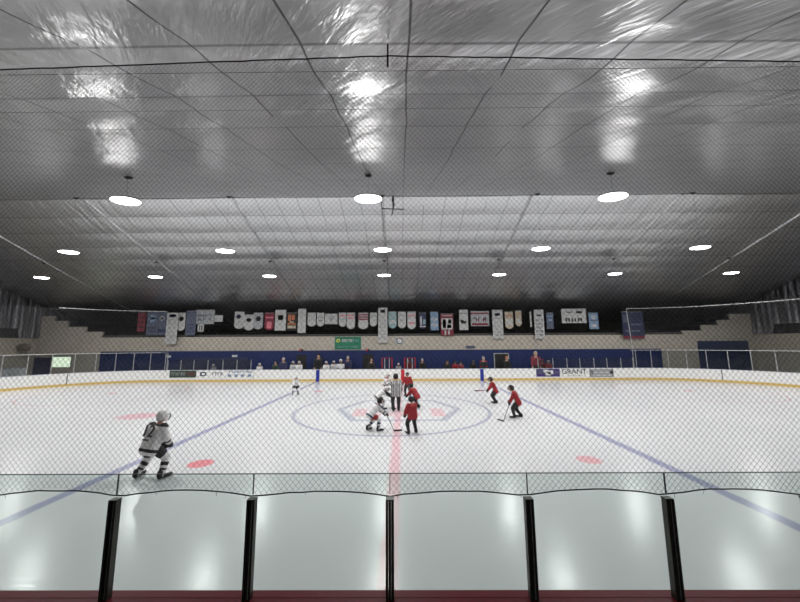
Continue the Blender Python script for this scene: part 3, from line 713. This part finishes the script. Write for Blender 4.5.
# skater with the number on the back, near left
g = ground(149, 479)
person('hockey player skating away at near left, white jersey with black number twelve', ICE_G, (g.x, g.y, 0), 17, h=1.76, lean=.30, side=.07, hips=.455,
       feet=((-.20, -.04), (.19, .03)), hands=((.0, .17, .46), (.13, .16, .48)), top='white', stripes='black', pants='black', sock='white', sockstripe='black', headcol='white', number='12', detail=True, vox=.014)
g = ground(295, 395)
person('small hockey player in white skating alone near the far boards, left', ICE_G, (g.x, g.y, 0), 150, h=1.3, lean=.3, hips=.46, feet=((-.14, -.05), (.14, .06)), hands=((-.12, .22, .48), (.1, .25, .5)), sock='white', sockstripe='black', pants='black')
g = ground(385.5, 394)
person('hockey player in white with red and black chest, farthest beside referee', ICE_G, (g.x, g.y, 0), 110, h=1.42, lean=.3, hips=.48, feet=((-.14, -.04), (.14, .04)), hands=((-.12, .22, .45), (.1, .25, .66)), top='white', stripes='red', sock='white', pants='black')
g = ground(380, 409)
_, hh = person('crouching hockey player in white behind the front white player', ICE_G, (g.x, g.y, 0), 75, h=1.5, lean=.95, hips=.42, feet=((-.15, -.06), (.14, .08)), hands=((-.10, .42, .38), (.02, .46, .44)), sock='white', stripes='black', pants='black', headcol='white')
k = ground(391.5, 409); stick('dark stick of the crouching white player pointing at the faceoff spot', hh[1], k, k+V((.22, -.05, 0)))
g = ground(373, 431)
_, hh = person('front white hockey player with dark helmet and red trimmed pants at faceoff', ICE_G, (g.x, g.y, 0), 62, h=1.48, lean=.72, hips=.43, feet=((-.14, -.10), (.12, .10)), hands=((-.02, .32, .42), (.10, .34, .44)), stripes='navy', sock='white', sockstripe='navy', pants='red', headcol='black')
k = ground(394, 431.5); k2 = ground(401.5, 431); stick('stick of front white player with its black blade lying on the ice', hh[1], k, k2)
g = ground(396, 411)
person('referee in striped jersey and black trousers standing at centre ice', ICE_G, (g.x, g.y, 0), -6, h=1.83, lean=.06, hips=.51, feet=((-.075, 0), (.075, 0)), hands=((-.30, .08, .80), (.16, .08, .50)), top='white', stripes='black', pants='black', headcol='black', torso_stripes=True, glove=None, skull='hair', vox=.013)
g = ground(408, 396)
person('upright hockey player in red farthest behind the referee, arms spread', ICE_G, (g.x, g.y, 0), 200, h=1.5, lean=.12, hips=.51, feet=((-.11, .0), (.10, .05)), hands=((-.23, .05, .50), (.22, .1, .50)), top='red', pants='black', sock='black', headcol='black')
g = ground(415.5, 408.5)
person('crouching hockey player in red between referee and front red player', ICE_G, (g.x, g.y, 0), -60, h=1.45, lean=.62, hips=.44, feet=((-.12, .0), (.12, -.08)), hands=((-.06, .34, .42), (.08, .34, .44)), top='red', pants='black', sock='black', headcol='black')
g = ground(412.5, 434)
person('front hockey player in red standing upright right of centre line', ICE_G, (g.x, g.y, 0), -28, h=1.37, lean=.14, hips=.50, feet=((-.12, .0), (.12, .0)), hands=((-.17, .12, .52), (.12, .2, .50)), top='red', pants='black', sock='black', headcol='black')
g = ground(495, 403.5)
_, hh = person('hockey player in red holding stick straight out to the left', ICE_G, (g.x, g.y, 0), -82, h=1.52, lean=.38, hips=.48, feet=((-.05, -.05), (.06, -.02)), hands=((-.05, .27, .46), (.05, .25, .48)), top='red', pants='black', sock='black', headcol='black')
k = ground(478, 400); k2 = ground(474.5, 400)
t = thing('hockey_stick', 'stick held out level above ice by the farther right red player', 'hockey stick', (hh[0].x, hh[0].y, hh[0].z), 0, 'sticks held by players'); e = at(476, 391, hh[0].y)-hh[0]
b = NB(); bm_tube(b, -e*.15, e*.8, .013, seg=6); obj('shaft', b, 'black', t); b = NB(); bm_box(b, e*.93+V((0, 0, .01)), (.28, .012, .06)); obj('blade', b, 'black', t)
g = ground(517.5, 418)
_, hh = person('hockey player in red with black helmet skating left at right, stick lowered', ICE_G, (g.x, g.y, 0), -68, h=1.52, lean=.42, hips=.48, feet=((-.10, .08), (.10, -.10)), hands=((-.06, .20, .44), (.05, .20, .50)), top='red', pants='black', sock='black', headcol='black')
k = ground(503.5, 422); k2 = ground(498, 420); stick('lowered stick of the right red player, blade on the ice', hh[0], k, k2)

# people behind the far boards: (column, head-top row, heading, look, label)
BG = 'people standing behind the far boards'
bench = [
 (214, 364.5, 180, dict(top='grey', headgear='helmet', headcol='white', pants='black'), 'player with pale helmet behind boards above the white emblem adverts'),
 (260, 363.5, 180, dict(top='white', headcol='white', pants='black'), 'player crouching low behind boards right of the left glass run'),
 (276, 361, 180, dict(top='darkgreen', headgear='hair', headcol='hair', skates=False), 'dark dressed person behind boards beneath blue wall, left of white helmets'),
 (284, 357.5, 180, dict(top='navy', headgear='hair', headcol='grey', skates=False), 'coach in navy standing left of the two white helmets by black doorway'),
 (293.5, 361.5, 180, dict(top='white', headcol='white'), 'left one of the two white helmets beside the black doorway'),
 (299.5, 361.5, 180, dict(top='white', headcol='white'), 'right one of the two white helmets, in front of the black doorway'),
 (319, 353.5, 180, dict(top='black', headgear='cap', headcol='black', skates=False), 'tall coach in black standing above the left blue line stripe'),
 (326.5, 361.5, 180, dict(top='white', headcol='white'), 'first of three white helmeted players right of the black coach'),
 (334, 361, 180, dict(top='white', headcol='white'), 'middle of three white helmeted players on the bench'),
 (341, 359.5, 180, dict(top='white', headcol='white', stripes='black'), 'third of three white helmeted players, tallest of them'),
 (348, 356, 180, dict(top='navy', headgear='hair', headcol='grey', skates=False), 'coach in navy standing right of the three white helmets'),
 (371, 358, 160, dict(top='black', headgear='hair', headcol='hair', skates=False), 'person in black coat in front of the middle doorway'),
 (398.5, 363, 180, dict(top='grey', headgear='hair', headcol='pantswhite', skates=False), 'low pale haired person between the two red penalty boxes'),
 (408, 358.5, 180, dict(top='red', headgear='hair', headcol='hair', skates=False), 'person in red and grey inside the right penalty box'),
 (422, 358.5, 180, dict(top='black', headgear='cap', headcol='grey', skates=False), 'person in black just right of the right penalty box'),
 (447, 360, 180, dict(top='black', headgear='helmet', headcol='black'), 'dark player alone left of the pair in red on the bench'),
 (455, 361, 180, dict(top='red', headcol='black'), 'left one of the pair of red players on the bench'),
 (460.5, 361.5, 180, dict(top='maroon', headcol='black'), 'right one of the pair of red players on the bench'),
 (473, 360.5, 180, dict(top='black', headcol='darkgreen'), 'dark player left of the right blue line stripe'),
 (483, 356.5, 180, dict(top='black', headgear='hair', headcol='grey', stripes='red', skates=False), 'person in black standing above the right blue line stripe'),
 (506, 356, 170, dict(top='black', headgear='hair', headcol='orange', skates=False), 'person in black standing in the framed doorway'),
 (535, 351.5, 190, dict(top='maroon', headgear='hair', headcol='cream', skates=False), 'tall person in maroon at the left end of the right glass'),
 (541.5, 359, 180, dict(top='maroon', headgear='helmet', headcol='red', ), 'player in maroon seen through glass beside the tall person'),
 (548, 360.5, 180, dict(top='red', headgear='helmet', headcol='grey'), 'player in red seen through glass above the navy advert'),
]
for i, (px, py, face, kw, lab) in enumerate(bench):
    p = at(px, py, FAR+(.9 if i == 13 else .55 if i % 2 else 1.2)); h = max(1.2, p.z)
    kw = dict(dict(pants='black', sock='black', skates=True), **kw)
    person(lab, BG, (p.x, p.y, 0), face, h=h, lean=.08, hips=.5, feet=((-.08, 0), (.08, 0)), hands=((-.14, .1, .46), (.14, .1, .46)), vox=.028, **kw)

# penalty box frames
for i, (a, b_, lab) in enumerate(((382, 392, 'left red framed penalty box with pale posts behind the boards'), (404.5, 415, 'right red framed penalty box with pale posts behind the boards'))):
    p = at(a, 358, FAR+.35); q = at(b_, 358, FAR+.35); t = thing('penalty_box', lab, 'penalty box', ((p.x+q.x)/2, FAR+.35, 0)); w2 = (q.x-p.x)/2
    for x, m in ((-w2, 'red'), (-w2*.45, 'post_light'), (w2*.45, 'post_light'), (w2, 'red')):
        bm = NB(); bm_box(bm, (x, 0, (p.z)/2), (.10 if m == 'red' else .06, .06, p.z)); obj('post', bm, m, t)
    bm = NB(); bm_box(bm, (0, 0, p.z), (w2*2+.1, .06, .06)); obj('top_rail', bm, 'red', t)
    bm = NB(); bm_box(bm, (0, 0, (p.z+1.1)/2), (w2*2, .01, p.z-1.15)); obj('glass_pane', bm, 'glass_far', t)
# benches
for x0, x1, lab in ((-11.5, -3, 'long low wooden bench along the blue wall behind left players'), (3.4, 12, 'long low wooden bench along the blue wall behind red players')):
    t = thing('bench', lab, 'bench', ((x0+x1)/2, WALL_Y-.22, 0))
    bm = NB(); bm_box(bm, (0, 0, .45), (x1-x0, .3, .05)); obj('seat', bm, 'wood', t)
    for f in (-.46, 0, .46): bm = NB(); bm_box(bm, (f*(x1-x0), 0, .21), (.06, .25, .42)); obj('leg', bm, 'wood', t)

# ---------------------------------------------------------------- fittings on the far wall
def plate(name, x0, y0, x1, y1, m, label, cat, depth=.06, group=None, frame=None):
    a = at(x0, y0, WALL_Y-.06); b = at(x1, y1, WALL_Y-.06); t = thing(name, label, cat, ((a.x+b.x)/2, WALL_Y-.005-depth/2, b.z), 0, group); W, Z = b.x-a.x, a.z-b.z
    bm = NB(); bm_box(bm, (0, 0, Z/2), (W, depth, Z)); obj('panel', bm, m, t, bevel=.01); return t, W, Z
t, W, Z = plate('wall_sign', 335, 337, 361, 349.3, 'green', 'green sign with yellow emblem and white lettering on the block wall', 'sign', .08)
bm = NB(); bm_tube(bm, (-W*.37, -.05, Z*.7), (-W*.37, -.07, Z*.7), .18, seg=20); o = obj('emblem', bm, 'yellow', t); bm = NB(); bm_tube(bm, (-W*.37, -.06, Z*.7), (-W*.37, -.08, Z*.7), .09, seg=16); obj('emblem_centre', bm, 'green', o)
def marks(name, t, rects, m, W, Z, y):
    bm = NB()
    for (u0, v0, u1, v1) in rects: bm_box(bm, ((u0+u1)/2*W-W/2, y, (v0+v1)/2*Z), ((u1-u0)*W, .012, (v1-v0)*Z))
    return obj(name, bm, m, t)
marks('lettering', t, scribble(7, .26, .72, .58, .82, 11), 'white', W, Z, -.046); marks('lettering', t, scribble(4, .76, .92, .62, .78, 12)+scribble(10, .1, .55, .14, .24, 13)+scribble(6, .62, .9, .12, .28, 14), 'teal', W, Z, -.046)
t, W, Z = plate('wall_sign', 466, 345.8, 475, 348.6, 'bluegrey', 'small blue lettering strip on block wall above the benches', 'sign', .03); marks('lettering', t, scribble(5, .05, .95, .2, .8, 15), 'navy', W, Z, -.02)
t, W, Z = plate('wall_sign', 165.5, 355.5, 170.5, 357.5, 'white', 'tiny white plate high on blue wall at left glass end', 'sign', .03)
t, W, Z = plate('wall_sign', 232, 355, 237, 357, 'white', 'tiny white plate on blue wall above the low glass', 'sign', .03)
for x, lab in ((301, 'small red alarm light on wall above the left black doorway'), (367.5, 'small red alarm light on wall right of the green sign')):
    p = at(x, 350, WALL_Y-.1); t = thing('alarm_light', lab, 'alarm light', (p.x, WALL_Y-.06, p.z)); bm = NB(); bm_box(bm, (-.08, 0, 0), (.16, .1, .16)); obj('housing', bm, 'stripe_red', t); bm = NB(); bm_box(bm, (.12, 0, 0), (.16, .09, .2)); obj('horn', bm, 'black', t)
p = at(399, 341, WALL_Y-.08); t = thing('wall_clock', 'round clock in a grey square frame below the long white banner', 'clock', (p.x, WALL_Y-.05, p.z))
bm = NB(); bm_box(bm, (0, .02, 0), (.85, .05, .62)); obj('backboard', bm, 'grey', t, bevel=.01)
bm = NB(); bm_tube(bm, (.05, 0, 0), (.05, -.05, 0), .27, seg=24); o = obj('rim', bm, 'black', t); bm = NB(); bm_tube(bm, (.05, -.04, 0), (.05, -.056, 0), .22, seg=24); obj('dial', bm, 'white', o)
bm = NB(); bm_box(bm, (.05, -.06, .06), (.02, .006, .14)); bm_box(bm, (.10, -.06, 0), (.1, .006, .02)); obj('hands', bm, 'black', o)
p = at(24, 347.5, 30.2); t = thing('hanging_speaker', 'dark brown round speaker in front of the block wall at far left', 'speaker', (XL+1.0, 31.6, p.z))
p = at(24, 347.5, 30.6); t.location = (p.x, 30.6, p.z)
bm = NB(); bm_ball(bm, (0, 0, 0), .55, (1.15, .55, .72), u=20, v=12); obj('shell', bm, 'wood', t, smooth=True); bm = NB(); bm_tube(bm, (0, 0, 0), (XL-p.x, 0, .15), .05); obj('bracket', bm, 'black', t)
for x0, y0, x1, lab in ((14, 367.5, 24, 'wide white crate behind the boards below the round speaker'), (3, 368.5, 9, 'narrow white crate behind the boards at extreme left')):
    a = at(x0, y0, 29); b = at(x1, y0, 29); t = thing('storage_crate', lab, 'crate', ((a.x+b.x)/2, 29, 0), 0, 'crates behind the left boards'); W = b.x-a.x
    bm = NB(); bm_box(bm, (0, 0, a.z/2), (W, .5, a.z)); obj('body', bm, 'pantswhite', t, bevel=.02); bm = NB(); bm_box(bm, (0, 0, a.z), (W+.06, .56, .06)); obj('lid', bm, 'grey', t, bevel=.01)
# bleacher rows in the dark stand
for r in range(3):
    y = WALL_Y+.9+r*1.1; z = zb-.425; t = thing('bleacher_row', '%s dark bleacher row behind the banners' % ('front', 'middle', 'back')[r] + (' nearest the wall edge', ' of the stand', ' under the low roof')[r], 'bleacher', (0, y, z), 0, 'bleacher rows in the stand')
    bm = NB(); bm_box(bm, (0, 0, .42+.27*r), (SXr[0]-SX[0]-2, .3, .05)); obj('seat', bm, 'seatdark', t)
    for k in range(9): bm = NB(); bm_box(bm, (-20+5*k, 0, .2+.135*r), (.08, .2, .4+.27*r)); obj('leg', bm, 'seatdark', t)

# ---------------------------------------------------------------- banners
BY = WALL_Y-.22; ZC = at(400, 311.5, BY).z
BG2 = 'banners hanging along the far wall'
# x0, x1, top, bottom, shape, base, accents [(material, rects)], label
TXT = lambda s, v0=.2, v1=.8, n=3, m='grey': (m, [r for i in range(n) for r in scribble(3, .12, .88, v0+(v1-v0)*i/n, v0+(v1-v0)*(i+.62)/n, s*10+i)])
LOGO = lambda m='navy', a=.3, b=.7, c=.55, d=.85: (m, [(a, c, b, d), (a-.12, (c+d)/2-.04, b+.12, (c+d)/2+.05)])
bans = [
 (138.5, 144.5, 313, 331.5, 'rect', 'maroon', [('black', [(.05, .22, .95, .27), (.05, .48, .95, .53), (.05, .74, .95, .79)])], 'dark red banner in four stacked bands, first at left'),
 (148, 157, 311.5, 335, 'rect', 'bluegrey', [LOGO('lightblue'), TXT(1, .1, .4, 2, 'navy')], 'blue grey banner right of the dark red banded one'),
 (158, 165.5, 311.5, 335, 'rect', 'bluegrey', [LOGO('grey', .35, .65, .6, .8), ('navy', [(.1, .1, .9, .25)])], 'blue grey banner immediately left of the first long white one'),
 (167.5, 176, 313, 344, 'rect', 'bwhite', [TXT(2, .08, .85, 6, 'grey'), LOGO('navy', .3, .7, .86, .95)], 'long white banner reaching lowest at the left end'),
 (178, 184.5, 313, 331, 'shield', 'bwhite', [LOGO('black', .3, .7, .55, .8)], 'small white banner with black emblem right of the left long one'),
 (187, 195, 311, 335, 'rect', 'bluegrey', [TXT(3, .1, .5, 3, 'navy')], 'blue grey narrow banner left of the numeral banner'),
 (195.8, 214, 310, 324, 'rect', 'grey', [TXT(4, .2, .8, 2, 'bluegrey')], 'wide grey banner above the small white numeral banner'),
 (198, 203.5, 324.6, 331.5, 'rect', 'bwhite', [('black', [(.2, .15, .35, .85), (.5, .7, .8, .85), (.5, .42, .8, .56), (.5, .15, .8, .3), (.68, .15, .8, .85)])], 'tiny white banner with black numeral under the wide grey one'),
 (215, 222.5, 315.5, 321.5, 'rect', 'bwhite', [('grey', [(.1, .4, .9, .55)])], 'small white strip banner right of the wide grey one'),
 (235, 243.6, 312, 329, 'shield', 'bwhite', [LOGO('navy', .25, .6, .6, .85), TXT(5, .2, .5, 2)], 'white banner with slanting dark emblem, start of dense row'),
 (244.5, 253, 315, 330.5, 'shield', 'bwhite', [LOGO('black', .3, .7, .55, .8), ('grey', [(.1, .9, .9, .95)])], 'white shield banner with black lettering, second in dense row'),
 (254, 262.5, 313, 329.5, 'shield', 'grey', [LOGO('black', .3, .7, .5, .8)], 'grey shield banner with dark emblem left of the red one'),
 (265, 273.6, 313, 330.5, 'shield', 'maroon', [('pink', [(.25, .12, .75, .5), (.1, .7, .9, .78)])], 'crimson shield banner with pink lower block'),
 (275.5, 285.5, 310, 330.5, 'rect', 'bwhite', [('black', [(.3, .5, .7, .75), (.24, .56, .76, .69)])], 'white banner with round black emblem right of crimson one'),
 (286.8, 296.5, 313, 330.5, 'rect', 'black', [('orange', [(.15, .55, .45, .9), (.5, .6, .8, .9), (.1, .34, .9, .42)]), ('cream', [(.1, .12, .9, .28), (.3, .45, .7, .52)])], 'black banner with orange figures and cream base'),
 (298.3, 305.5, 309, 333, 'rect', 'bwhite', [('grey', [(.46, .1, .54, .9)])], 'plain long white banner right of the orange and black one'),
 (307.8, 315.6, 313, 326.5, 'shield', 'bwhite', [TXT(6, .45, .85, 2, 'grey')], 'short white shield banner, first right of the plain long white'),
 (317, 324, 313, 326.5, 'shield', 'bwhite', [('grey', [(.1, .6, .9, .75)]), ('bluegrey', [(.2, .4, .8, .46)])], 'short white shield banner left of the wide white emblem one'),
 (325, 337.3, 314, 324, 'rect', 'bwhite', [LOGO('grey', .4, .6, .3, .7), TXT(7, .7, .9, 1)], 'short wide white banner with centred grey emblem'),
 (339, 346, 313, 326.8, 'shield', 'bwhite', [('pink', [(.1, .75, .9, .85)]), ('grey', [(.1, .5, .9, .6)])], 'narrow white shield banner right of the wide emblem one'),
 (346.8, 354.8, 313, 329.2, 'shield', 'bwhite', [('pink', [(.1, .82, .9, .9), (.1, .64, .9, .72)])], 'white shield banner with pale red stripes left of dark gap'),
 (358.5, 368, 313, 329.2, 'shield', 'bwhite', [('maroon', [(.0, .84, 1, .93), (.0, .7, 1, .79), (.0, .56, 1, .65)])], 'white shield banner with three dark red bars across top'),
 (370, 377, 313, 326.5, 'shield', 'bwhite', [('grey', [(.1, .7, .9, .85)])], 'narrow white shield banner left of the long central banner'),
 (378.3, 387.4, 308, 342.5, 'rect', 'bwhite', [LOGO('black', .35, .65, .87, .93), TXT(8, .1, .8, 7, 'grey')], 'longest white banner with grey text at centre above the clock'),
 (388.5, 396.5, 312, 328.5, 'shield', 'teal', [('bwhite', [(.1, .3, .9, .5)]), ('grey', [(.1, .7, .9, .8)])], 'greenish shield banner right of the longest white banner'),
 (398, 406, 312, 328.3, 'shield', 'bwhite', [('grey', [(.1, .75, .9, .85), (.2, .45, .8, .55)])], 'white shield banner between greenish and pinkish ones'),
 (407.3, 415.8, 312, 329.2, 'shield', 'bwhite', [('pink', [(.2, .3, .8, .4), (.1, .75, .9, .82)])], 'white shield banner with faint pink text left of dark one'),
 (419, 426.3, 313, 329, 'shield', 'navy', [('bwhite', [(.15, .25, .4, .8), (.1, .12, .9, .2)]), ('teal', [(.55, .3, .9, .6)])], 'dark blue shield banner with white half, left of pale blue'),
 (430.3, 438.6, 312, 330.2, 'rect', 'lightblue', [('bwhite', [(.1, .55, .4, .7), (.35, .45, .6, .58), (.6, .55, .9, .7), (.1, .25, .4, .38), (.35, .15, .6, .28), (.6, .25, .9, .38)])], 'pale blue banner with white chevron pattern'),
 (440.5, 453.6, 314, 335.5, 'rect', 'maroon', [('bwhite', [(.06, .28, .94, .8), (.3, .04, .42, .24), (.58, .04, .7, .24), (.1, .9, .9, .94)]), ('black', [(.16, .34, .42, .74), (.5, .34, .84, .5), (.6, .55, .84, .74)])], 'red framed white banner with black picture, beside pale blue'),
 (459, 468.4, 310, 330, 'rect', 'bwhite', [('black', [(.2, .32, .8, .44), (.15, .4, .5, .5), (.1, .82, .9, .85)])], 'white banner with small black animal emblem'),
 (470.5, 489.4, 311.5, 326, 'rect', 'grey', [('maroon', [(.05, .05, .95, .2), (.0, .82, 1, .92)]), TXT(9, .3, .75, 1, 'maroon'), ('bwhite', [(.1, .5, .85, .58)])], 'wide grey and maroon lettered banner'),
 (492, 503.6, 310, 338.5, 'rect', 'bwhite', [LOGO('navy', .35, .65, .8, .87), ('grey', [(.1, .68, .9, .74)]), TXT(10, .08, .6, 5, 'grey')], 'long white banner with several emblems right of wide maroon'),
 (504.6, 513.6, 312, 329, 'shield', 'cream', [('orange', [(.1, .75, .9, .8)]), ('bwhite', [(.1, .25, .9, .6)])], 'cream shield banner, left of a pair'),
 (515, 522, 311, 326.4, 'shield', 'cream', [('bwhite', [(.15, .2, .85, .5)]), ('orange', [(.1, .8, .9, .84)])], 'cream narrow shield banner, right of a pair'),
 (529.5, 532, 312, 327, 'rect', 'bwhite', [('grey', [(.3, .3, .7, .6)])], 'very narrow white banner left of the right long one'),
 (533.6, 545, 310, 338.5, 'rect', 'bwhite', [('black', [(.25, .78, .75, .84)]), TXT(12, .08, .72, 5, 'bluegrey')], 'long white text banner beside the small blue one'),
 (546, 554, 313, 329, 'rect', 'bluegrey', [('lightblue', [(.15, .5, .85, .62), (.15, .75, .85, .85)])], 'small blue banner right of the right long white one'),
 (561, 586.6, 309, 323, 'rect', 'bwhite', [('black', [(.6, .68, .85, .84), (.2, .74, .45, .8)]), TXT(13, .1, .5, 1, 'black')], 'wide white banner with black lettering'),
 (588.3, 599, 313, 329, 'rect', 'lightblue', [('bluegrey', [(.1, .5, .9, .56)]), ('bwhite', [(.3, .62, .7, .85), (.2, .12, .8, .3)])], 'pale blue and white banner right of the wide lettered one'),
 (621, 645, 312, 338.5, 'rect', 'navy', [('maroon', [(.0, .0, 1, .1)]), ('bluegrey', [(.05, .6, .3, .9), (.1, .25, .8, .32), (.4, .5, .9, .56)])], 'large dark navy banner with red hem, last at right'),
]
for i, (x0, x1, y0, y1, shape, base, acc, lab) in enumerate(bans):
    yy = BY-(.06 if (i % 2) else 0)-(.08 if y1 > 336 or y0 > 320 else 0); a = at(x0, y0, yy); b = at(x1, y1, yy); W, Z = b.x-a.x, a.z-b.z
    t = thing('banner', lab, 'banner', ((a.x+b.x)/2, yy, b.z), 0, BG2)
    bm = NB()
    if shape == 'rect': bm_prism(bm, [(-W/2, 0), (W/2, 0), (W/2, Z), (-W/2, Z)], -.006, .006)
    else: bm_prism(bm, [(-W/2, Z), (-W/2, Z*.16), (-W*.28, Z*.05), (0, 0), (W*.28, Z*.05), (W/2, Z*.16), (W/2, Z)], -.006, .006)
    mats = [base]
    for m, rects in acc:
        mats.append(m)
        for (u0, v0, u1, v1) in rects: bm_box(bm, ((u0+u1)/2*W-W/2, -.009, (v0+v1)/2*Z), ((u1-u0)*W, .006, (v1-v0)*Z), mi=len(mats)-1)
    obj('cloth', bm, mats, t)
    bm = NB(); bm_tube(bm, (-W/2-.02, 0, Z+.01), (W/2+.02, 0, Z+.01), .018, seg=6); obj('rod', bm, 'post_light', t)
    for sx in (-W*.4, W*.4): bm = NB(); bm_tube(bm, (sx, 0, Z+.01), (sx, 0, roof(yy)-.03-b.z), .005, seg=5); obj('hanging_cord', bm, 'dark', t)
